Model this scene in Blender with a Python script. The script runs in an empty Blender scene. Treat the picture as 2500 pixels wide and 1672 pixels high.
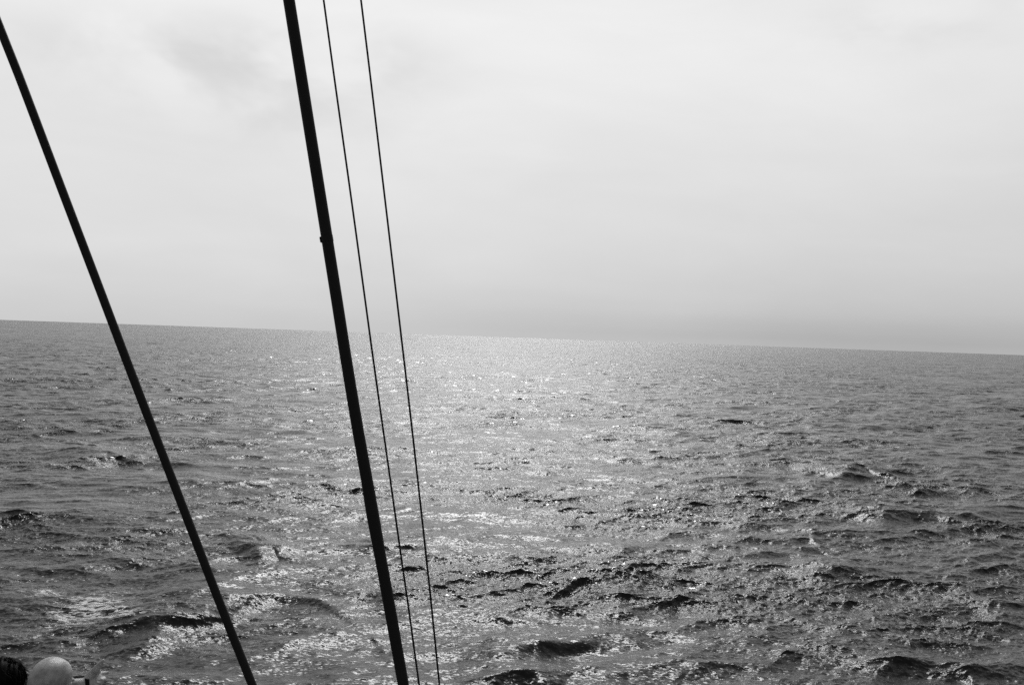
import bpy, bmesh, math, random
import numpy as np
from mathutils import Vector, Matrix
R = math.radians
sc = bpy.context.scene
C = sc.collection

# ------------------------------------------------------------------ camera
CAM_Z = 5.0
FPX = 2431.0                       # focal length in pixels of the 2500 px wide picture
cam_data = bpy.data.cameras.new('camera')
cam = bpy.data.objects.new('camera', cam_data); C.objects.link(cam); sc.camera = cam
cam_data.sensor_width = 36.0; cam_data.lens = 36.0 * FPX / 2500.0
cam_data.clip_start = 0.05; cam_data.clip_end = 60000
ROLL = R(1.98); PITCH = R(-0.295)
cam_rot = Matrix.Rotation(R(90) + PITCH, 4, 'X') @ Matrix.Rotation(ROLL, 4, 'Z')
cam.matrix_world = Matrix.Translation((0, 0, CAM_Z)) @ cam_rot

def at(px, py, d):
    """point seen at (px, py) of the 2500x1672 photograph, d metres along +Y"""
    v = cam_rot.to_3x3() @ Vector(((px - 1250) / FPX, (836 - py) / FPX, -1))
    return Vector((0, 0, CAM_Z)) + v * (d / v.y)

def on_sea(px, py):
    v = cam_rot.to_3x3() @ Vector(((px - 1250) / FPX, (836 - py) / FPX, -1))
    p = Vector((0, 0, CAM_Z)) + v * (CAM_Z / -v.z)
    return p.x, p.y

# ------------------------------------------------------------------ light
SUN_EL, SUN_AZ = R(40), R(-0.3)     # azimuth to the right of +Y
sc.view_settings.view_transform = 'Standard'
sc.view_settings.look = 'None'
sc.view_settings.exposure = 0.0
sc.view_settings.gamma = 1.0
sc.cycles.use_denoising = False
sc.cycles.max_bounces = 4
sc.cycles.sample_clamp_direct = 30
sc.cycles.sample_clamp_indirect = 4
sun_dir = Vector((math.sin(SUN_AZ) * math.cos(SUN_EL), math.cos(SUN_AZ) * math.cos(SUN_EL), math.sin(SUN_EL)))
sd = bpy.data.lights.new('sun', 'SUN'); sd.energy = 1.5; sd.angle = R(16); sd.color = (1, 1, 1)
sun = bpy.data.objects.new('sun', sd); C.objects.link(sun)
sun.rotation_euler = sun_dir.to_track_quat('Z', 'Y').to_euler()

class NT:
    def __init__(s, tree): s.t = tree; s.n = tree.nodes; s.l = tree.links
    def new(s, typ, **kw):
        n = s.n.new(typ)
        for k, v in kw.items(): setattr(n, k, v)
        return n
    def set(s, sock, v):
        if hasattr(v, 'is_linked') or isinstance(v, bpy.types.NodeSocket): s.l.new(v, sock)
        else: sock.default_value = v
    def math(s, op, a, b=None, c=None, clamp=False):
        n = s.n.new('ShaderNodeMath'); n.operation = op; n.use_clamp = clamp
        s.set(n.inputs[0], a)
        if b is not None: s.set(n.inputs[1], b)
        if c is not None: s.set(n.inputs[2], c)
        return n.outputs[0]
    def vmath(s, op, a, b=None, scale=None):
        n = s.n.new('ShaderNodeVectorMath'); n.operation = op
        s.set(n.inputs[0], a)
        if b is not None: s.set(n.inputs[1], b)
        if scale is not None: s.set(n.inputs['Scale'], scale)
        return n.outputs['Value'] if op in ('DOT_PRODUCT', 'LENGTH') else n.outputs[0]
    def ramp(s, fac, stops, interp='EASE'):
        n = s.n.new('ShaderNodeValToRGB'); n.color_ramp.interpolation = interp
        el = n.color_ramp.elements
        while len(el) < len(stops): el.new(0.5)
        for e, (p, v) in zip(el, stops): e.position = p; e.color = (v, v, v, 1)
        s.set(n.inputs[0], fac)
        return s.n_bw(n.outputs[0])
    def n_bw(s, col):
        n = s.n.new('ShaderNodeRGBToBW'); s.l.new(col, n.inputs[0]); return n.outputs[0]
    def mapping(s, vec, scale=(1, 1, 1), rot=(0, 0, 0), loc=(0, 0, 0)):
        n = s.n.new('ShaderNodeMapping'); s.l.new(vec, n.inputs[0])
        n.inputs['Scale'].default_value = scale; n.inputs['Rotation'].default_value = rot
        n.inputs['Location'].default_value = loc
        return n.outputs[0]
    def noise(s, vec, scale, detail=2, rough=0.5, dist=0.0):
        n = s.n.new('ShaderNodeTexNoise'); s.l.new(vec, n.inputs['Vector'])
        n.inputs['Scale'].default_value = scale; n.inputs['Detail'].default_value = detail
        n.inputs['Roughness'].default_value = rough; n.inputs['Distortion'].default_value = dist
        return n

world = bpy.data.worlds.new('World'); sc.world = world; world.use_nodes = True
w = NT(world.node_tree); w.n.clear()
out = w.new('ShaderNodeOutputWorld'); bg = w.new('ShaderNodeBackground')
w.l.new(bg.outputs[0], out.inputs[0]); bg.inputs[1].default_value = 0.1
tc = w.new('ShaderNodeTexCoord'); D = tc.outputs['Generated']
sky = w.new('ShaderNodeTexSky'); sky.sky_type = 'NISHITA'; sky.sun_disc = False
sky.sun_elevation = SUN_EL; sky.sun_rotation = SUN_AZ
sky.air_density = 1.0; sky.dust_density = 4.0
nish = w.n_bw(sky.outputs[0])
sep = w.new('ShaderNodeSeparateXYZ'); w.l.new(D, sep.inputs[0])
z = w.math('MAXIMUM', sep.outputs[2], 0.0)
over = w.ramp(z, [(0.0, .60), (0.03, .64), (0.08, .71), (0.16, .75), (0.30, .83), (0.42, .68), (0.6, .50), (1.0, .38)], 'LINEAR')
cosang = w.vmath('DOT_PRODUCT', D, tuple(sun_dir))
aure = w.math('POWER', w.math('MAXIMUM', cosang, 0.0), 130.0)
# slow darkening of the cloud layer towards the right (east) and soft cloud mottling
azf = w.math('MULTIPLY_ADD', sep.outputs[0], -0.05, 0.98)
# the sky opposite the veiled sun is dimmer
back = w.math('MULTIPLY_ADD', sep.outputs[1], 1.25, -0.05, clamp=True)
azf = w.math('MULTIPLY', azf, w.math('MULTIPLY_ADD', back, 0.60, 0.40))
n1 = w.noise(w.mapping(D, scale=(1.6, 1.6, 3.4), loc=(3.1, 0.4, 1.7)), 1.6, 5, 0.55, 0.5)
n2 = w.noise(w.mapping(D, scale=(3, 3, 14.0), rot=(0, R(-10), 0), loc=(1.1, 2.4, 0.7)), 1.7, 4, 0.5, 0.4)
cl = w.math('MULTIPLY_ADD', w.math('SUBTRACT', n1.outputs[0], 0.5), 0.20, 1.0)
cl = w.math('MULTIPLY', cl, w.math('MULTIPLY_ADD', w.math('SUBTRACT', n2.outputs[0], 0.5), 0.10, 1.0))
lum = w.math('MULTIPLY', w.math('MULTIPLY', over, azf), cl)
# thicker air low down on the right, and a thin darker bank lying on the horizon
low = w.ramp(z, [(0.0, 1), (0.10, .45), (0.22, .12), (0.34, 0)], 'LINEAR')
side = w.ramp(w.math('MULTIPLY_ADD', sep.outputs[0], 1.0, 0.5), [(0.40, 0), (0.62, .35), (0.80, .75), (1.0, 1.0)], 'LINEAR')
lum = w.math('MULTIPLY', lum, w.math('MULTIPLY_ADD', w.math('MULTIPLY', low, side), -0.20, 1.0))
bank_z = w.ramp(z, [(0.0, .35), (0.009, 1), (0.018, .7), (0.035, 0)], 'EASE')
bank_x = w.math('MULTIPLY_ADD', sep.outputs[0], 2.4, 0.45, clamp=True)
lum = w.math('MULTIPLY', lum, w.math('MULTIPLY_ADD', w.math('MULTIPLY', bank_z, bank_x), -0.10, 1.0))
# faint darker wisps in the upper left and upper right
wn = w.noise(w.mapping(D, scale=(2.0, 2.0, 4.0), rot=(0, R(14), 0), loc=(0.3, 1.4, 5.2)), 3.0, 4, 0.55, 0.3)
wn = w.ramp(wn.outputs[0], [(0.34, .0), (0.62, 1)], 'EASE')
for (qx, qy, sx, sz, amt) in ((480, 140, .12, .030, .19), (850, 150, .080, .030, .20), (640, 290, .10, .020, .13), (2230, 60, .10, .022, .12)):
    dv = (at(qx, qy, 1.0) - Vector((0, 0, CAM_Z))).normalized()
    ux = w.math('DIVIDE', w.math('SUBTRACT', sep.outputs[0], dv.x), sx); uz = w.math('DIVIDE', w.math('SUBTRACT', sep.outputs[2], dv.z), sz)
    gss = w.math('POWER', 2.718, w.math('MULTIPLY', w.math('ADD', w.math('MULTIPLY', ux, ux), w.math('MULTIPLY', uz, uz)), -0.8))
    lum = w.math('MULTIPLY', lum, w.math('MULTIPLY_ADD', w.math('MULTIPLY', gss, wn), -amt, 1.0))
lum = w.math('MULTIPLY_ADD', aure, 12.0, lum)
lum10 = w.math('MULTIPLY', lum, 9.7)
tot = w.math('MULTIPLY_ADD', nish, 0.05, lum10)
cmb = w.new('ShaderNodeCombineColor')
for i in range(3): w.l.new(tot, cmb.inputs[i])
w.l.new(cmb.outputs[0], bg.inputs[0])

# ------------------------------------------------------------------ helpers
def tag(o, label=None, cat=None, group=None, kind=None):
    if label: o['label'] = label
    if cat: o['category'] = cat
    if group: o['group'] = group
    if kind: o['kind'] = kind
    return o

def empty(name, loc):
    o = bpy.data.objects.new(name, None); o.empty_display_size = 0.1
    C.objects.link(o); o.location = loc
    return o

def link_mesh(name, verts, faces, mat, parent=None, smooth=True):
    """verts in world space; parented without moving"""
    me = bpy.data.meshes.new(name)
    off = parent.matrix_world.translation if parent else Vector((0, 0, 0))
    if parent: bpy.context.view_layer.update(); off = parent.matrix_world.translation
    me.from_pydata([tuple(Vector(v) - off) for v in verts], [], faces)
    if smooth: me.shade_smooth()
    me.materials.append(mat)
    o = bpy.data.objects.new(name, me); C.objects.link(o)
    if parent: o.parent = parent
    return o

def principled(name, base, rough, spec=0.5, ior=1.5):
    m = bpy.data.materials.new(name); m.use_nodes = True
    t = NT(m.node_tree); p = t.n['Principled BSDF']
    p.inputs['Base Color'].default_value = (base, base, base, 1)
    p.inputs['Roughness'].default_value = rough
    p.inputs['Specular IOR Level'].default_value = spec
    p.inputs['IOR'].default_value = ior
    return m, t, p

def smooth01(x): x = np.clip(x, 0, 1); return x * x * (3 - 2 * x)

# ------------------------------------------------------------------ sea
QUAL = 1.4
WIND = R(-90 + 14)                 # waves run towards the ship, a little to the right
def cascade(seed, L, N, lmin, lmax, lpeak, gain, spread, chop):
    rng = np.random.default_rng(seed)
    k1 = 2 * np.pi * np.fft.fftfreq(N, L / N)
    kx, ky = np.meshgrid(k1, k1, indexing='ij')
    k = np.hypot(kx, ky); k[0, 0] = 1
    kp = 2 * np.pi / lpeak
    S = k ** -4.0 * np.exp(-1.25 * (kp / k) ** 2)
    kl, kh = 2 * np.pi / lmax, 2 * np.pi / lmin
    S *= (k >= kl) * (k < kh)
    th = np.arctan2(ky, kx) - WIND
    c = np.cos(th)
    S *= 0.06 + np.where(c > 0, np.abs(c) ** spread, 0.10 * np.abs(c) ** spread)
    S[0, 0] = 0
    a = np.sqrt(S) * gain * (rng.standard_normal((N, N)) + 1j * rng.standard_normal((N, N))) * N * N * (2 * np.pi / L)
    h = np.fft.ifft2(a).real
    dx = chop * np.fft.ifft2(1j * kx / k * a).real
    dy = chop * np.fft.ifft2(1j * ky / k * a).real
    return np.stack([h, dx, dy], -1).astype(np.float32)

def sample(tile, L, x, y, rot=0.0, ox=0.0, oy=0.0):
    N = tile.shape[0]
    c, s = math.cos(rot), math.sin(rot)
    u = ((c * x + s * y + ox) / L * N) % N; v = ((-s * x + c * y + oy) / L * N) % N
    i = np.floor(u).astype(np.int32); j = np.floor(v).astype(np.int32)
    fu = (u - i)[..., None].astype(np.float32); fv = (v - j)[..., None].astype(np.float32)
    i %= N; j %= N; i2 = (i + 1) % N; j2 = (j + 1) % N
    d = (tile[i, j] * (1 - fu) + tile[i2, j] * fu) * (1 - fv) + (tile[i, j2] * (1 - fu) + tile[i2, j2] * fu) * fv
    return d[..., 0], c * d[..., 1] - s * d[..., 2], s * d[..., 1] + c * d[..., 2]

LOG = []
GAIN = 0.055
def build_sea():
    dth = R(0.046) / QUAL
    th_f = np.arange(-R(36), R(36), dth)
    th = np.concatenate([np.linspace(-math.pi, -R(36), 240, endpoint=False), th_f, np.linspace(R(36), math.pi, 241)])
    rs = [2.5]
    while rs[-1] < 30000:
        r = rs[-1]
        g = 0.0028 if r > 11 else 0.012
        if r > 700: g = 0.0028 + 0.012 * min(1, (r - 700) / 3000)
        rs.append(r * (1 + g / QUAL))
    r = np.array(rs)
    RR, TT = np.meshgrid(r, th, indexing='ij')
    X = (RR * np.sin(TT)).astype(np.float64); Y = (RR * np.cos(TT)).astype(np.float64)
    Z = np.zeros_like(X); DX = np.zeros_like(X); DY = np.zeros_like(X)
    casc = [  # seed, L, N, lmin, lmax, gain, spread, chop, rot, fade_start, fade_end
        (11, 331.0, 1024, 2.2, 60, 0.72, 3.0, 1.9, 0.0, 4000, 12000),
        (23, 217.0, 1024, 1.6, 60, 0.72, 3.0, 1.9, 0.19, 4000, 12000),
        (5, 41.0, 1024, 0.28, 1.9, 1.45, 2.5, 1.5, 0.0, 250, 1200),
        (8, 5.9, 768, 0.05, 0.28, 1.35, 1.5, 0.9, 0.0, 25, 70),
    ]
    # gusts: patches of livelier and calmer ripples, a few metres long
    gt = cascade(77, 61.0, 512, 1.5, 14, 14.0, 1.0, 3.0, 0.0)
    gt /= gt[..., 0].std()
    G = np.clip(0.95 + 0.55 * sample(gt, 61.0, X, Y, 0.07)[0] + 0.25 * sample(gt, 61.0, X * .21, Y * .21, 0.9)[0], 0.12, 2.3)
    lost = np.zeros_like(X)
    wake = np.exp(-0.5 * ((X - 0.3 + 0.02 * Y) / (3.0 + 0.07 * np.abs(Y))) ** 2) * smooth01(Y / 8) * np.exp(-np.clip(Y, 0, 400) / 90)   # water flattened behind the ship
    for (seed, L, N, l0, l1, g, sp, ch, rot, f0, f1) in casc:
        t = cascade(seed, L, N, l0, l1, 6.5, g * GAIN, sp, ch)
        dxc = L / N
        sl = float(np.sqrt(np.var(np.diff(t[..., 0], axis=0)) + np.var(np.diff(t[..., 0], axis=1))) / dxc)
        fade = 1 - smooth01((RR - f0) / (f1 - f0))
        if l1 < 1.0: fade = fade * G
        if l1 > 3: fade = fade * (1 - 0.38 * wake)
        elif l1 < 3 and l1 > 1.0: fade = fade * (0.5 + 0.5 * G)
        h, a, b = sample(t, L, X, Y, rot)
        Z += h * fade; DX += a * fade; DY += b * fade
        lost += sl ** 2 * np.clip(1 - fade ** 2, 0, 1)
        LOG.append('cascade %g Hs %.3f slope %.3f' % (L, 4 * t[..., 0].std(), sl))
    wq = sample(gt, 61.0, X * 2.3, Y * 2.3, 0.4)[0]; wp = sample(gt, 61.0, X * 2.0 + 9, Y * 2.0, -0.3)[0]
    for f in RIDGES: Z += f(X + 0.12 * wp, Y + 0.16 * wq)
    fo = np.zeros_like(X)
    for (cx, cy, ax, ay, ang, s) in FOAM:
        c_, s_ = math.cos(ang), math.sin(ang)
        u = (c_ * (X - cx) + s_ * (Y - cy)) / ax; v = (-s_ * (X - cx) + c_ * (Y - cy)) / ay
        fo = np.maximum(fo, s * np.exp(-(u * u + v * v)))
    n, m = X.shape
    co = np.stack([X + DX, Y + DY, Z], -1).reshape(-1, 3).astype(np.float32)
    idx = np.arange(n * m, dtype=np.int32).reshape(n, m)
    q = np.stack([idx[:-1, :-1], idx[:-1, 1:], idx[1:, 1:], idx[1:, :-1]], -1).reshape(-1, 4)
    me = bpy.data.meshes.new('sea')
    me.vertices.add(n * m); me.vertices.foreach_set('co', co.ravel())
    nf = len(q)
    me.loops.add(nf * 4); me.loops.foreach_set('vertex_index', np.ascontiguousarray(q).ravel())
    me.polygons.add(nf); me.polygons.foreach_set('loop_start', np.arange(0, nf * 4, 4, dtype=np.int32))
    me.update(calc_edges=True)
    me.shade_smooth()
    for nm, arr in (('ripple', np.sqrt(lost)), ('foam', fo), ('gust', G)):
        a_ = me.attributes.new(nm, 'FLOAT', 'POINT'); a_.data.foreach_set('value', arr.ravel().astype(np.float32))
    me.materials.append(sea_mat())
    o = bpy.data.objects.new('sea', me); C.objects.link(o)
    LOG.append('sea verts %d %d %d' % (n * m, n, m))
    return tag(o, 'choppy dark open sea with sun glitter reaching to the horizon', 'sea', kind='structure')

def sea_mat():
    m, t, p = principled('sea_water', 0.016, 0.10, 0.5, 1.333)
    geo = t.new('ShaderNodeNewGeometry'); P = geo.outputs['Position']
    rip = t.new('ShaderNodeAttribute', attribute_name='ripple').outputs['Fac']
    foam = t.new('ShaderNodeAttribute', attribute_name='foam').outputs['Fac']
    # fine capillary ripples as a slope field
    Pm = t.mapping(P, scale=(1.0, 1.7, 1.0), rot=(0, 0, R(8)))
    na = t.noise(Pm, 13.0, 2, 0.55, 0.6); nb = t.noise(Pm, 45.0, 2, 0.6)
    va = t.vmath('SUBTRACT', na.outputs['Color'], (0.5, 0.5, 0.5))
    vb = t.vmath('SUBTRACT', nb.outputs['Color'], (0.5, 0.5, 0.5))
    gust = t.new('ShaderNodeAttribute', attribute_name='gust').outputs['Fac']
    amp_a = t.math('MULTIPLY_ADD', rip, 3.4, t.math('MULTIPLY', gust, 0.75))
    va = t.vmath('SCALE', va, scale=amp_a)
    vb = t.vmath('SCALE', vb, scale=t.math('MULTIPLY', gust, 0.75))
    v = t.vmath('MULTIPLY', t.vmath('ADD', va, vb), (1, 1, 0))
    N = t.vmath('NORMALIZE', t.vmath('ADD', geo.outputs['Normal'], v))
    # foam streaks
    f1 = t.noise(t.mapping(P, scale=(0.55, 1.5, 1), rot=(0, 0, R(10))), 5.0, 3, 0.55, 0.9).outputs[0]
    ridge = t.math('SUBTRACT', 1.0, t.math('MULTIPLY', t.math('ABSOLUTE', t.math('SUBTRACT', f1, 0.5)), 16.0))
    f2 = t.noise(t.mapping(P, scale=(1, 1.8, 1)), 2.6, 4, 0.65).outputs[0]
    thr = t.math('MULTIPLY_ADD', foam, 1.1, t.math('MULTIPLY_ADD', f2, 3.0, -2.25))
    fm = t.math('MULTIPLY', t.math('ADD', ridge, t.math('SUBTRACT', thr, 0.55)), 3.0, clamp=True)
    fm = t.math('MULTIPLY', fm, t.math('MULTIPLY', foam, 4.0, clamp=True))
    t.n.remove(p)
    fr = t.new('ShaderNodeFresnel'); t.l.new(t.math('MULTIPLY_ADD', geo.outputs['Backfacing'], 1 / 1.333 - 1.333, 1.333), fr.inputs[0]); t.l.new(N, fr.inputs[1])
    gl = t.new('ShaderNodeBsdfGlossy'); gl.inputs['Color'].default_value = (.57, .57, .57, 1)
    gl.inputs['Roughness'].default_value = 0.24; t.l.new(N, gl.inputs['Normal'])
    deep = t.new('ShaderNodeBsdfDiffuse'); deep.inputs[0].default_value = (.014, .014, .014, 1)
    p = t.new('ShaderNodeMixShader'); t.l.new(fr.outputs[0], p.inputs[0])
    t.l.new(deep.outputs[0], p.inputs[1]); t.l.new(gl.outputs[0], p.inputs[2])
    fd = t.new('ShaderNodeBsdfDiffuse'); fd.inputs[0].default_value = (0.75, 0.75, 0.75, 1)
    mx = t.new('ShaderNodeMixShader'); t.l.new(fm, mx.inputs[0])
    t.l.new(p.outputs[0], mx.inputs[1]); t.l.new(fd.outputs[0], mx.inputs[2])
    t.l.new(mx.outputs[0], t.n['Material Output'].inputs[0])
    return m

RIDGES = []; K = 0.66
def ridge(pix, A, wf, wb):
    """a single wave crest along a line on the water: steep towards the ship, gentle behind"""
    pts = [on_sea(x * 2500 / 2344, y * 2500 / 2344) for x, y in pix]
    (xa, ya), (xb, yb) = pts[0], pts[-1]
    LL = math.hypot(xb - xa, yb - ya); ux, uy = (xb - xa) / LL, (yb - ya) / LL
    uu = [((x - xa) * ux + (y - ya) * uy) / LL for x, y in pts]
    vv = [-(x - xa) * uy + (y - ya) * ux for x, y in pts]
    tt = np.linspace(0, 1, 60); cc = np.interp(tt, uu, vv)
    for _ in range(6): cc[1:-1] = (cc[:-2] + cc[1:-1] * 2 + cc[2:]) / 4
    gg = np.gradient(cc, LL / 59)
    def f(X, Y):
        M = (X > min(xa, xb) - 5) & (X < max(xa, xb) + 5) & (Y > min(ya, yb) - 7) & (Y < max(ya, yb) + 7)
        x = X[M]; y = Y[M]
        u = ((x - xa) * ux + (y - ya) * uy) / LL; v = -(x - xa) * uy + (y - ya) * ux
        d = (v - np.interp(u, tt, cc)) / np.sqrt(1 + np.interp(u, tt, gg) ** 2)
        end = np.sin(math.pi * np.clip(u, 0, 1)) ** 1.2
        q = np.abs(d) / np.where(d > 0, wb, wf)
        h = A * K * np.exp(-0.5 * q * q * (0.6 + 0.4 * np.minimum(q, 2)))
        h = h - A * K * 0.35 * np.exp(-0.5 * ((-d - 2.2 * wf) / (1.1 * wf)) ** 2) * smooth01(-d / wf)
        Z = np.zeros(X.shape); Z[M] = h * end
        return Z
    RIDGES.append(f)
ridge([(200, 1500), (330, 1442), (440, 1405), (530, 1362), (610, 1345), (680, 1350), (760, 1380), (840, 1425)], .30, .38, 1.3)
ridge([(1180, 1345), (1290, 1335), (1370, 1332), (1415, 1350), (1450, 1392), (1455, 1410)], .26, .42, .8)
ridge([(1030, 1530), (1100, 1503), (1170, 1495), (1260, 1470), (1400, 1452), (1500, 1430)], .20, .30, .8)
ridge([(1060, 1560), (1160, 1538), (1240, 1540), (1330, 1570)], .22, .35, .8)
ridge([(1960, 1200), (2060, 1182), (2120, 1182), (2240, 1202)], .34, .55, 1.4)
ridge([(1840, 1340), (1930, 1312), (2020, 1305), (2120, 1340)], .22, .4, 1.0)
ridge([(1880, 1092), (1960, 1080), (2080, 1092)], .36, .8, 1.8)
ridge([(1290, 1240), (1370, 1258), (1440, 1288)], .18, .35, .8)
ridge([(540, 1272), (620, 1256), (710, 1260)], .20, .4, .9)
ridge([(780, 1245), (860, 1252), (960, 1243), (1070, 1262)], .20, .38, 1.0)
ridge([(140, 1058), (240, 1042), (340, 1048)], .32, .9, 2.2)
ridge([(1280, 918), (1330, 911), (1380, 916)], .4, 1.6, 3.5)
ridge([(1090, 943), (1150, 938), (1200, 940)], .35, 1.4, 3.0)
ridge([(1500, 1000), (1560, 984), (1610, 990)], .3, 1.1, 2.4)
ridge([(1120, 1278), (1180, 1284), (1250, 1276)], .14, .3, .7)
ridge([(880, 1338), (905, 1360), (915, 1390)], .16, .3, .7)
ridge([(2200, 1400), (2290, 1395), (2380, 1410)], .14, .4, 1.0)
ridge([(1900, 1545), (2050, 1500), (2130, 1510), (2250, 1560)], .2, .35, .9)
FOAM = []
def foam_px(px, py, wpx, hpx, s, ang=0.0):
    x, y = on_sea(px, py); x1, _ = on_sea(px + wpx, py); _, y1 = on_sea(px, py - hpx)
    FOAM.append((x, y, abs(x1 - x), abs(y1 - y), ang, s))
foam_px(215, 1480, 90, 42, 1.3)
foam_px(300, 1500, 80, 22, 1.0)
foam_px(110, 1443, 60, 12, 1.2)
foam_px(523, 1054, 30, 5, 1.15)
foam_px(2000, 1064, 45, 4, 1.0)
foam_px(20, 873, 16, 2.5, 1.1)
sea = build_sea()

# ------------------------------------------------------------------ rigging
rope_m, rt, rp = principled('tarred_wire', 0.018, 0.6, 0.15)
tarp = rt.new('ShaderNodeTexCoord')
rn = rt.noise(tarp.outputs['Object'], 60, 4, 0.6)
rb = rt.new('ShaderNodeBump'); rb.inputs['Strength'].default_value = 0.4; rb.inputs['Distance'].default_value = 0.002
rt.l.new(rn.outputs[0], rb.inputs['Height']); rt.l.new(rb.outputs[0], rp.inputs['Normal'])

def tube(pts, rad, nseg=20, sub=4, lay=None):
    """smooth tube through pts (Vector) with radii; lay = (amplitude, strands, pitch) twists a rope surface"""
    P = []; Rr = []
    n = len(pts)
    S = [0.0]
    for i in range(1, n): S.append(S[-1] + (pts[i] - pts[i - 1]).length)
    M = [(pts[min(i + 1, n - 1)] - pts[max(i - 1, 0)]) / (S[min(i + 1, n - 1)] - S[max(i - 1, 0)]) for i in range(n)]
    for i in range(n - 1):
        hh = S[i + 1] - S[i]
        for s in range(sub):
            u = s / sub; u2 = u * u; u3 = u2 * u
            P.append(pts[i] * (2 * u3 - 3 * u2 + 1) + M[i] * (hh * (u3 - 2 * u2 + u)) + pts[i + 1] * (3 * u2 - 2 * u3) + M[i + 1] * (hh * (u3 - u2)))
            Rr.append(rad[i] * (1 - u) + rad[i + 1] * u)
    P.append(pts[-1]); Rr.append(rad[-1])
    vs = []; fs = []; s_len = 0
    for i, p in enumerate(P):
        t = (P[min(i + 1, len(P) - 1)] - P[max(i - 1, 0)]).normalized()
        a = t.cross(Vector((0, 1, 0.01))).normalized(); b = t.cross(a)
        if i: s_len += (p - P[i - 1]).length
        for k in range(nseg):
            an = 2 * math.pi * k / nseg
            rr = Rr[i]
            if lay: rr *= 1 + lay[0] * (abs(math.sin(0.5 * lay[1] * (an - 2 * math.pi * s_len / lay[2]))) - 0.6)
            vs.append(p + (a * math.cos(an) + b * math.sin(an)) * rr)
    for i in range(len(P) - 1):
        for k in range(nseg):
            k2 = (k + 1) % nseg
            fs.append((i * nseg + k, i * nseg + k2, (i + 1) * nseg + k2, (i + 1) * nseg + k))
    fs.append(tuple(range(nseg))[::-1]); fs.append(tuple((len(P) - 1) * nseg + k for k in range(nseg)))
    return vs, fs

def line_pts(pix, d):
    """pix: measured centre line (y, x); extended straight above and below the frame"""
    ys = [y for y, x in pix]; xs = [x for y, x in pix]
    s0 = (xs[1] - xs[0]) / (ys[1] - ys[0]); s1 = (xs[-1] - xs[-2]) / (ys[-1] - ys[-2])
    P = [at(x, y, d) for x, y in zip(xs, ys)]
    up = (P[0] - P[1]).normalized(); dn = (P[-1] - P[-2]).normalized()
    return [P[0] + up * 9, P[0] + up * 4] + P + [P[-1] + dn * ((P[-1].z - 3.35) / -dn.z)]

DS = 2.6
def pr(px): return px / 2 / FPX * DS      # perpendicular width in photo px -> radius
# heavy stay with a clip on it
pB = [(0, 705.3), (200, 737.2), (500, 785.3), (700, 817.2), (900, 848.8), (1050, 874), (1172, 895.8), (1253, 909.5), (1372, 931.2), (1472, 949.5), (1672, 985)]
rB = [28.6, 28.6, 28.4, 28.2, 28, 28.2, 28.8, 31, 28.4, 28.8, 27.4]
P = line_pts(pB, DS)
stay = empty('backstay', P[-1]); bpy.context.view_layer.update()
tag(stay, 'thickest black stay of the rigging, small clip on its left edge, crossing the whole photo', 'rigging stay')
v, f = tube(P, [pr(28.6)] * 2 + [pr(x) for x in rB] + [pr(27)], 28, 10)
link_mesh('wire', v, f, rope_m, stay)
# the clip: a small band with a lug on the left
def band(c, axis, r, half, lug, mat, parent):
    t = axis.normalized(); a = t.cross(Vector((0, 1, 0.01))).normalized(); b = t.cross(a)
    if a.x > 0: a = -a
    bm = bmesh.new()
    prof = [(-half, r * 0.99), (-half, r + .0003), (-half * .9, r + .0003), (half * .9, r + .0003), (half, r + .0003), (half, r * 0.99)]
    rings = []
    for k in range(32):
        an = 2 * math.pi * k / 32
        rings.append([bm.verts.new(c + t * s + (a * math.cos(an) + b * math.sin(an)) * q) for s, q in prof])
    for k in range(32):
        for j in range(len(prof) - 1):
            bm.faces.new((rings[k][j], rings[(k + 1) % 32][j], rings[(k + 1) % 32][j + 1], rings[k][j + 1]))
    mat4 = Matrix((( a.x, b.x, t.x, 0), (a.y, b.y, t.y, 0), (a.z, b.z, t.z, 0), (0, 0, 0, 1)))
    lugv = bmesh.ops.create_cube(bm, size=1.0, matrix=Matrix.Translation(c + a * (r + lug * .35)) @ mat4 @ Matrix.Diagonal((lug * 1.3, .012, half * 1.9, 1)))['verts']
    bmesh.ops.bevel(bm, geom=[e for e in bm.edges if all(x in lugv for x in e.verts)], offset=.0012, segments=2, affect='EDGES')
    me = bpy.data.meshes.new('clip'); 
    off = parent.matrix_world.translation
    bm.transform(Matrix.Translation(-off)); bm.normal_update(); bm.to_mesh(me); bm.free()
    me.materials.append(mat); me.shade_smooth()
    o = bpy.data.objects.new('clip', me); C.objects.link(o); o.parent = parent
ca, cb = at(797.5, 575, DS), at(800.2, 591, DS)
band((ca + cb) / 2, ca - cb, pr(28.5), .0080, .0036, rope_m, stay)

pA = [(100, 12), (200, 51.5), (450, 146), (700, 241), (900, 316.6), (1200, 432), (1472, 537), (1672, 616.2)]
PA = line_pts(pA, DS)
oA = link_mesh('shroud', *tube(PA, [pr(20.8)] * len(PA), 24, 10), rope_m)
tag(oA, 'medium thick black shroud slanting from the upper left corner down to the right', 'rigging stay')
pC = [(0, 790.0), (200, 817.5), (500, 859.6), (700, 887), (900, 914.4), (1172, 953), (1372, 981.3), (1472, 995.8), (1672, 1023.4)]
PC = line_pts(pC, DS)
oC = link_mesh('halyard', *tube(PC, [pr(4.9)] * len(PC), 12, 10), rope_m)
tag(oC, 'thin dark line just right of the thickest stay, left of the two thin lines', 'halyard', 'thin halyards beside the thick stay')
pD = [(0, 881.2), (200, 905.6), (700, 965.2), (1000, 1000.5), (1172, 1020), (1372, 1042), (1472, 1052.6), (1672, 1073)]
PD = line_pts(pD, DS)
oD = link_mesh('halyard', *tube(PD, [pr(4.9)] * len(PD), 12, 10), rope_m)
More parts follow.
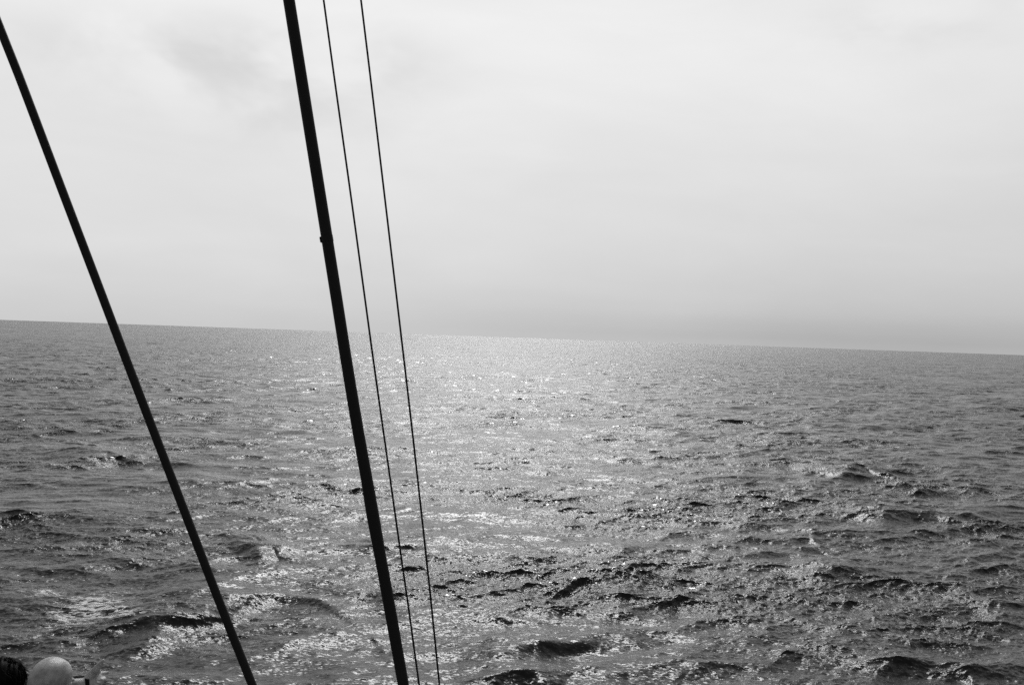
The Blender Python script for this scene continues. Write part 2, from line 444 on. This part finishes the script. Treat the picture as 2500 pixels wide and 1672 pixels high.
tag(oD, 'rightmost thin dark line, farther from the thickest stay than its twin', 'halyard', 'thin halyards beside the thick stay')

# towed fishing line entering the water on the right
fl_m, _, _ = principled('pale_line', 0.55, 0.5)
a0 = Vector((*on_sea(2352, 1309.5), 0.02)); a1 = at(2500, 1320, 9.0)
dirn = (a1 - a0).normalized()
PF = [a0 - dirn * 0.5, a0, a0.lerp(a1, .5) - Vector((0, 0, .004)), a1, a1 + dirn * 3.0]
oF = link_mesh('fishing_line', *tube(PF, [.0016] * 5, 8, 6), fl_m)
tag(oF, 'hair thin pale fishing line running into the water at the right edge', 'fishing line')

# ------------------------------------------------------------------ the ship underfoot (below the frame)
deck_m, dt_, dp_ = principled('deck_planks', 0.10, 0.7)
wv = dt_.new('ShaderNodeTexWave'); wv.inputs['Scale'].default_value = 3.2; wv.inputs['Distortion'].default_value = 0.4
dt_.l.new(dt_.new('ShaderNodeTexCoord').outputs['Object'], wv.inputs[0])
dr = dt_.new('ShaderNodeValToRGB'); dr.color_ramp.elements[0].position = .04; dr.color_ramp.elements[0].color = (.03, .03, .03, 1)
dr.color_ramp.elements[1].position = .12; dr.color_ramp.elements[1].color = (.09, .09, .09, 1)
dt_.l.new(wv.outputs[0], dr.inputs[0]); dt_.l.new(dr.outputs[0], dp_.inputs['Base Color'])
hull_m, _, _ = principled('hull_paint', 0.05, 0.4)
def prism(outline, z0, z1, inset=1.0):
    n = len(outline)
    v = [Vector((x * inset, y, z0)) for x, y in outline] + [Vector((x, y, z1)) for x, y in outline]
    f = [tuple(range(n))[::-1], tuple(range(n, 2 * n))] + [(i, (i + 1) % n, n + (i + 1) % n, n + i) for i in range(n)]
    return v, f
DECK_Z = 2.03
stern = [(-2.6, -12), (2.6, -12), (2.6, 2.6), (2.2, 4.1), (1.4, 4.5), (-1.4, 4.5), (-2.4, 4.3), (-2.6, 2.6)]
o = link_mesh('hull', *prism(stern, -1.2, DECK_Z - .06, .86), hull_m, smooth=False); tag(o, kind='structure')
o = link_mesh('deck', *prism([(x * .99, y * .998) for x, y in stern], DECK_Z - .056, DECK_Z), deck_m, smooth=False); tag(o, kind='structure')
o = link_mesh('raised_deck', *prism([(-2.2, -9), (2.2, -9), (2.2, 2.85), (-2.2, 2.85)], DECK_Z + .003, 3.35), deck_m, smooth=False); tag(o, kind='structure')

# ------------------------------------------------------------------ people
def skin_mat(name, base, stub):
    m, t, p = principled(name, base, 0.5, 0.4)
    n = t.noise(t.new('ShaderNodeTexCoord').outputs['Object'], 300, 3, .7)
    n2_ = t.noise(t.new('ShaderNodeTexCoord').outputs['Object'], 22, 4, .6)
    r_ = t.ramp(n.outputs[0], [(.35, base * (1 - stub)), (.65, base)])
    so = t.new('ShaderNodeSeparateXYZ'); t.l.new(t.new('ShaderNodeTexCoord').outputs['Object'], so.inputs[0])
    scalp = t.math('MULTIPLY', t.math('GREATER_THAN', so.outputs[2], 1.45), t.math('LESS_THAN', t.math('ABSOLUTE', so.outputs[0]), .105))
    sh_ = t.math('SUBTRACT', 1.0, t.ramp(n2_.outputs[0], [(.35, .72), (.62, 1.0)]))
    r_ = t.math('MULTIPLY', r_, t.math('SUBTRACT', 1.0, t.math('MULTIPLY', scalp, t.math('ADD', sh_, .30))))   # cropped stubble on the scalp
    c = t.new('ShaderNodeCombineColor')
    for i in range(3): t.l.new(r_, c.inputs[i])
    t.l.new(c.outputs[0], p.inputs['Base Color'])
    p.inputs['Subsurface Weight'].default_value = 0.0
    b_ = t.new('ShaderNodeBump'); b_.inputs['Strength'].default_value = .3; b_.inputs['Distance'].default_value = .001
    t.l.new(n.outputs[0], b_.inputs['Height']); t.l.new(b_.outputs[0], p.inputs['Normal'])
    return m
skin_m = skin_mat('skin', 0.68, 0.14)
skin2_m = skin_mat('skin_darker', 0.25, 0.2)
cloth_m, ct_, cp_ = principled('shirt_cloth', 0.10, 0.9, 0.2)
trous_m, _, _ = principled('trouser_cloth', 0.03, 0.9, 0.2)
hair_m, _, _ = principled('dark_hair', 0.005, 0.7, 0.08)
strap_m, _, _ = principled('black_strap', 0.008, 0.7, 0.1)
eye_m, _, _ = principled('eye_white', 0.6, 0.2)

def capsule(bm, p0, p1, r0, r1, flat=None, n=16, rings=6):
    """tapered limb; flat = (axis vector, factor) squashes it across that axis"""
    t = (p1 - p0).normalized(); a = t.orthogonal().normalized(); b = t.cross(a)
    L = []
    for i in range(rings + 1):
        an = -math.pi / 2 + math.pi / 2 * i / rings
        L.append((p0 + t * (r0 * math.sin(an)), max(r0 * math.cos(an), 1e-5)))
    for i in range(rings + 1):
        an = math.pi / 2 * i / rings
        L.append((p1 + t * (r1 * math.sin(an)), max(r1 * math.cos(an), 1e-5)))
    prev = None
    for c, r_ in L:
        ring = []
        for k in range(n):
            an = 2 * math.pi * k / n
            v = (a * math.cos(an) + b * math.sin(an)) * r_
            if flat: ax = flat[0].normalized(); v = v - ax * (v.dot(ax) * (1 - flat[1]))
            ring.append(bm.verts.new(c + v))
        if prev:
            for k in range(n): bm.faces.new((prev[k], prev[(k + 1) % n], ring[(k + 1) % n], ring[k]))
        prev = ring

def chain(bm, pts, rad, flat=None):
    for i in range(len(pts) - 1): capsule(bm, pts[i], pts[i + 1], rad[i], rad[i + 1], flat)

def head_shape(bm, M, k=1.0):
    """skull, jaw, nose, ears in head space (x right, y forward, z up), M places it"""
    def ell(c, r, rot=None, fn=None, seg=32):
        vs = bmesh.ops.create_uvsphere(bm, u_segments=seg, v_segments=seg // 2, radius=1.0)['verts']
        for v in vs:
            q = Vector((v.co.x * r[0], v.co.y * r[1], v.co.z * r[2]))
            if rot: q.rotate(rot)
            q = q + Vector(c)
            if fn: q = fn(q)
            v.co = M @ (q * k)
    def sk(q):
        # fuller at the back of the crown, narrower at the forehead, flat-ish temples
        yy = q.y / .098; zz = q.z / .1
        q.x *= 1 - .10 * max(yy, 0) - .05 * max(-zz, 0)
        q.z -= .008 * max(0, yy) ** 2
        # squarer crown
        e = max(abs(q.x) / .0705, 1e-6) * max((q.z - .030) / .082, 0)
        q.x *= 1 + .15 * e; q.z = .030 + (q.z - .030) * (1 + .14 * e)
        return q
    ell((0, -.008, .030), (.0705, .093, .082), fn=sk)              # cranium, centre between crown and chin is z = 0
    ell((0, .030, -.045), (.060, .062, .072))                        # face and jaw
    ell((0, .062, -.098), (.024, .022, .018))                        # chin
    ell((0, -.045, -.040), (.060, .045, .055))                       # nape
    capsule(bm, M @ (Vector((0, .088, .012)) * k), M @ (Vector((0, .108, -.022)) * k), .007, .011)   # nose
    for s in (-1, 1):
        ell((s * .0665, .000, -.026), (.0070, .016, .026), rot=Matrix.Rotation(s * R(14), 3, 'Z').to_quaternion(), seg=16)
        ell((s * .030, .074, .026), (.022, .012, .008), seg=16)      # brow ridge
        ell((s * .014, .088, -.052), (.014, .008, .006), seg=16)     # lips

def remeshed(name, bm, mat, parent, voxel, sm=4):
    off = parent.matrix_world.translation
    bm.transform(Matrix.Translation(-off)); bmesh.ops.recalc_face_normals(bm, faces=bm.faces)
    me = bpy.data.meshes.new(name); bm.to_mesh(me); bm.free(); me.materials.append(mat)
    o = bpy.data.objects.new(name, me); C.objects.link(o); o.parent = parent
    r_ = o.modifiers.new('remesh', 'REMESH'); r_.mode = 'VOXEL'; r_.voxel_size = voxel; r_.use_smooth_shade = True
    m_ = o.modifiers.new('smooth', 'SMOOTH'); m_.factor = .5; m_.iterations = sm
    return o

def person(label, head_c, head_rot, yaw, hands, skin, shirt, hgt=1.74, fingers=None):
    root = empty('person', (head_c.x, head_c.y, DECK_Z)); bpy.context.view_layer.update()
    tag(root, label, 'person')
    M = Matrix.Translation(head_c) @ head_rot
    Ry = Matrix.Rotation(yaw, 3, 'Z')
    def B(x, y, z): return Vector((head_c.x, head_c.y, 0)) + Ry @ Vector((x, y - .03, 0)) + Vector((0, 0, z))
    zc = head_c.z
    bm = bmesh.new()
    head_shape(bm, M)
    nk = B(0, 0, zc - .20)
    capsule(bm, M @ Vector((0, -.025, -.07)), nk, .056, .062)
    ch = B(0, -.01, zc - .42); wa = B(0, 0, zc - .66); pe = B(0, 0, zc - .80)
    fl = (Ry @ Vector((0, 1, 0)), .68)
    chain(bm, [nk, ch, wa, pe], [.085, .165, .140, .155], fl)
    sh = {}
    for s in (-1, 1):
        sh[s] = B(s * .185, 0, zc - .285)
        capsule(bm, B(s * .05, 0, zc - .25), sh[s], .062, .062)
        hp = B(s * .09, 0, zc - .86); kn = B(s * .11, .02, DECK_Z + .50); an = B(s * .12, -.01, DECK_Z + .085)
        chain(bm, [hp, kn, an], [.090, .060, .042])
        capsule(bm, an + Vector((0, 0, -.045)), an + Ry @ Vector((0, .15, -.055)), .040, .030)
    sl = bmesh.new()
    chain(sl, [nk + Vector((0, 0, -.035)), ch, wa, pe], [.088, .178, .158, .172], fl)
    for s in (-1, 1):
        el, wr, palm = hands[s]
        chain(bm, [sh[s], sh[s].lerp(el, .5), el], [.056, .048, .041])
        chain(bm, [el, el.lerp(wr, .3), wr], [.041, .043, .028])
        capsule(sl, B(s * .06, 0, zc - .255), sh[s], .068, .072)
        chain(sl, [sh[s], sh[s].lerp(el, .72)], [.070, .062])
        palm(bm, wr, s)
    body = remeshed('body', bm, skin, root, .0042, 3)
    shirt_o = remeshed('shirt', sl, shirt, root, .009, 6)
    tr = bmesh.new()
    chain(tr, [B(0, 0, zc - .74), B(0, 0, zc - .84)], [.160, .168], fl)
    for s in (-1, 1):
        hp = B(s * .09, 0, zc - .86); kn = B(s * .11, .02, DECK_Z + .50); an = B(s * .12, -.01, DECK_Z + .10)
        chain(tr, [hp, kn, an], [.108, .078, .062])
    remeshed('trousers', tr, trous_m, root, .010, 6)
    for s in (-1, 1):
        eb = bmesh.new()
        bmesh.ops.create_uvsphere(eb, u_segments=16, v_segments=10, radius=.0125, matrix=M @ Matrix.Translation((s * .030, .074, .006)))
        eb.transform(Matrix.Translation(-root.matrix_world.translation))
        me = bpy.data.meshes.new('eye'); eb.to_mesh(me); eb.free(); me.materials.append(eye_m); me.shade_smooth()
        e_ = bpy.data.objects.new('eye', me); C.objects.link(e_); e_.parent = root
    return root, M

def relaxed_hand(bm, wr, s):
    d = Vector((0, .15, -1)).normalized(); side = Vector((0, 1, 0))
    k = wr + d * .085
    capsule(bm, wr, k, .030, .036, (Vector((1, 0, 0)), .55))
    for i, (off, ln) in enumerate(((.030, .070), (.010, .078), (-.010, .073), (-.029, .058))):
        a = k + side * off; b = a + (d + Vector((-s * .15, 0, 0))) * ln * .5; c = b + (d + Vector((-s * .6, 0, 0))).normalized() * ln * .5
        chain(bm, [a, b, c], [.0095, .0085, .0072])
    a = wr + d * .03 + side * .022; b = a + (d * .7 + side).normalized() * .035; c = b + d * .030
    chain(bm, [a, b, c], [.0125, .011, .009])

def pointing_hand(bm, wr, s):
    q = lambda x, y, d: at(x, y, d - .10)
    w1 = q(224, 1657, 4.15)
    kn = [q(243, 1646, 4.19), q(241, 1653, 4.175), q(237, 1660, 4.16), q(232, 1666, 4.145)]
    for i, k in enumerate(kn): capsule(bm, wr.lerp(w1, .45), k, .021, (.0140, .0135, .0125, .0112)[i])
    chain(bm, [wr, w1], [.0285, .024])
    chain(bm, [q(218, 1652, 4.13), q(233, 1636, 4.13), q(244, 1621, 4.135), q(252.4, 1611, 4.145)], [.019, .0165, .0110, .0062])     # thumb
    chain(bm, [q(226, 1648, 4.14), q(239, 1638.5, 4.16)], [.016, .0125])                                                           # web of the thumb
    chain(bm, [kn[0], q(251, 1643.2, 4.20), q(258, 1642, 4.215), q(263.5, 1640.8, 4.225)], [.0125, .0096, .0084, .0068])          # index
    chain(bm, [kn[1], q(252, 1652, 4.20), q(254.5, 1657, 4.18), q(248.5, 1659, 4.155)], [.0105, .0092, .0084, .0074])
    chain(bm, [kn[2], q(247, 1661, 4.185), q(248.5, 1666.5, 4.165), q(242, 1667.5, 4.14)], [.0100, .0088, .0080, .0070])
    chain(bm, [kn[3], q(239.5, 1669, 4.165), q(240.5, 1673.5, 4.15), q(235, 1673.5, 4.13)], [.0090, .0078, .0072, .0063])

HC = at(120, 1676, 3.77)
wrist = at(210, 1671, 4.02)
hy = R(-30)
shL = Vector((HC.x, HC.y, HC.z - .285)) + Matrix.Rotation(hy, 3, 'Z') @ Vector((-.185, -.03, 0))
elb = at(75, 1695, 3.93)
shR = Vector((HC.x, HC.y, HC.z - .285)) + Matrix.Rotation(hy, 3, 'Z') @ Vector((.185, -.03, 0))
head_rot = Matrix.Rotation(R(-12), 4, 'Z') @ Matrix.Rotation(R(15), 4, 'Y') @ Matrix.Rotation(R(-6), 4, 'X')
p1, M1 = person('bald person seen from behind, arm stretched out pointing at the sea, dark wristband', HC, head_rot, hy,
    {-1: (elb, wrist, pointing_hand), 1: (shR + Vector((.06, -.04, -.28)), shR + Vector((.04, .10, -.50)), relaxed_hand)}, skin_m, cloth_m)
# wrist band
ax = (at(222, 1656, 4.15) - elb).normalized(); ax = (wrist - elb).normalized()
bw = wrist + ax * .004
bm = bmesh.new(); a = ax.orthogonal().normalized(); b = ax.cross(a); rings = []
for i, (s_, r_) in enumerate([(-.008, .0270), (-.008, .0298), (-.006, .0305), (.006, .0303), (.008, .0295), (.008, .0270)]):
    rings.append([bm.verts.new(bw + ax * s_ + (a * math.cos(2 * math.pi * k / 40) + b * math.sin(2 * math.pi * k / 40)) * r_) for k in range(40)])
for i in range(5):
    for k in range(40): bm.faces.new((rings[i][k], rings[i][(k + 1) % 40], rings[i + 1][(k + 1) % 40], rings[i + 1][k]))
bm.transform(Matrix.Translation(-p1.matrix_world.translation)); bmesh.ops.recalc_face_normals(bm, faces=bm.faces)
me = bpy.data.meshes.new('wristband'); bm.to_mesh(me); bm.free(); me.materials.append(strap_m); me.shade_smooth()
o = bpy.data.objects.new('wristband', me); C.objects.link(o); o.parent = p1

HC2 = at(6, 1676, 4.20)
hy2 = R(-15)
def arm_down(hc, yaw):
    o_ = {}
    for s in (-1, 1):
        sh_ = Vector((hc.x, hc.y, hc.z - .285)) + Matrix.Rotation(yaw, 3, 'Z') @ Vector((s * .185, -.03, 0))
        o_[s] = (sh_ + Vector((s * .05, -.03, -.29)), sh_ + Vector((s * .04, .08, -.53)), relaxed_hand)
    return o_
p2, M2 = person('dark haired person in the bottom left corner, mostly cut off by the frame', HC2,
    Matrix.Rotation(R(-10), 4, 'Z'), hy2, arm_down(HC2, hy2), skin2_m, trous_m)
# hair: a lumpy cap and many loose strands, one mesh
random.seed(4)
hb = bmesh.new()
vs = bmesh.ops.create_uvsphere(hb, u_segments=72, v_segments=48, radius=1.0)['verts']
for v in vs:
    q = v.co.copy()
    nzz = 0.05 * math.sin(9 * q.x + 5 * q.z) * math.cos(8 * q.y - 4 * q.z) + 0.02 * math.sin(25 * q.x + 17 * q.y)
    if q.z < -.25 and q.y > -.1: q *= .8
    q = Vector((q.x * .088, q.y * .107 - .012, q.z * .097 + .028)) * (1 + nzz)
    v.co = M2 @ q
def strand(bm, p, d, ln, r_, curl):
    pts = [p]; dd = d.normalized()
    for i in range(4):
        dd = (dd + curl * .35 + Vector((random.uniform(-.15, .15), random.uniform(-.15, .15), random.uniform(-.15, .15)))).normalized()
        pts.append(pts[-1] + dd * ln / 4)
    a_ = dd.orthogonal().normalized(); b_ = dd.cross(a_); prev = None
    for i, q in enumerate(pts):
        rr = r_ * (1 - i / 4.6)
        ring = [bm.verts.new(q + (a_ * math.cos(t_) + b_ * math.sin(t_)) * rr) for t_ in (0, 2.1, 4.2)]
        if prev:
            for k in range(3): bm.faces.new((prev[k], prev[(k + 1) % 3], ring[(k + 1) % 3], ring[k]))
        prev = ring
for i in range(6500):
    u = Vector((random.gauss(0, 1), random.gauss(0, 1), random.gauss(.35, 1))).normalized()
    if u.z < -.5 or (u.y > .3 and u.z < .1): continue
    p_ = Vector((u.x * .089, u.y * .108 - .012, u.z * .098 + .028))
    tang = Vector((-u.y, u.x, 0)) * random.uniform(-.8, 1.2) + Vector((0, 0, -.5)) + u * (random.uniform(.02, .22) if i % 9 else random.uniform(.2, .6))
    strand(hb, M2 @ p_, M2.to_3x3() @ tang, random.uniform(.03, .06), random.uniform(.0007, .0014), M2.to_3x3() @ Vector((0, -.2, -.5)))
hb.transform(Matrix.Translation(-p2.matrix_world.translation))
me = bpy.data.meshes.new('hair'); hb.to_mesh(me); hb.free(); me.materials.append(hair_m); me.shade_smooth()
o = bpy.data.objects.new('hair', me); C.objects.link(o); o.parent = p2
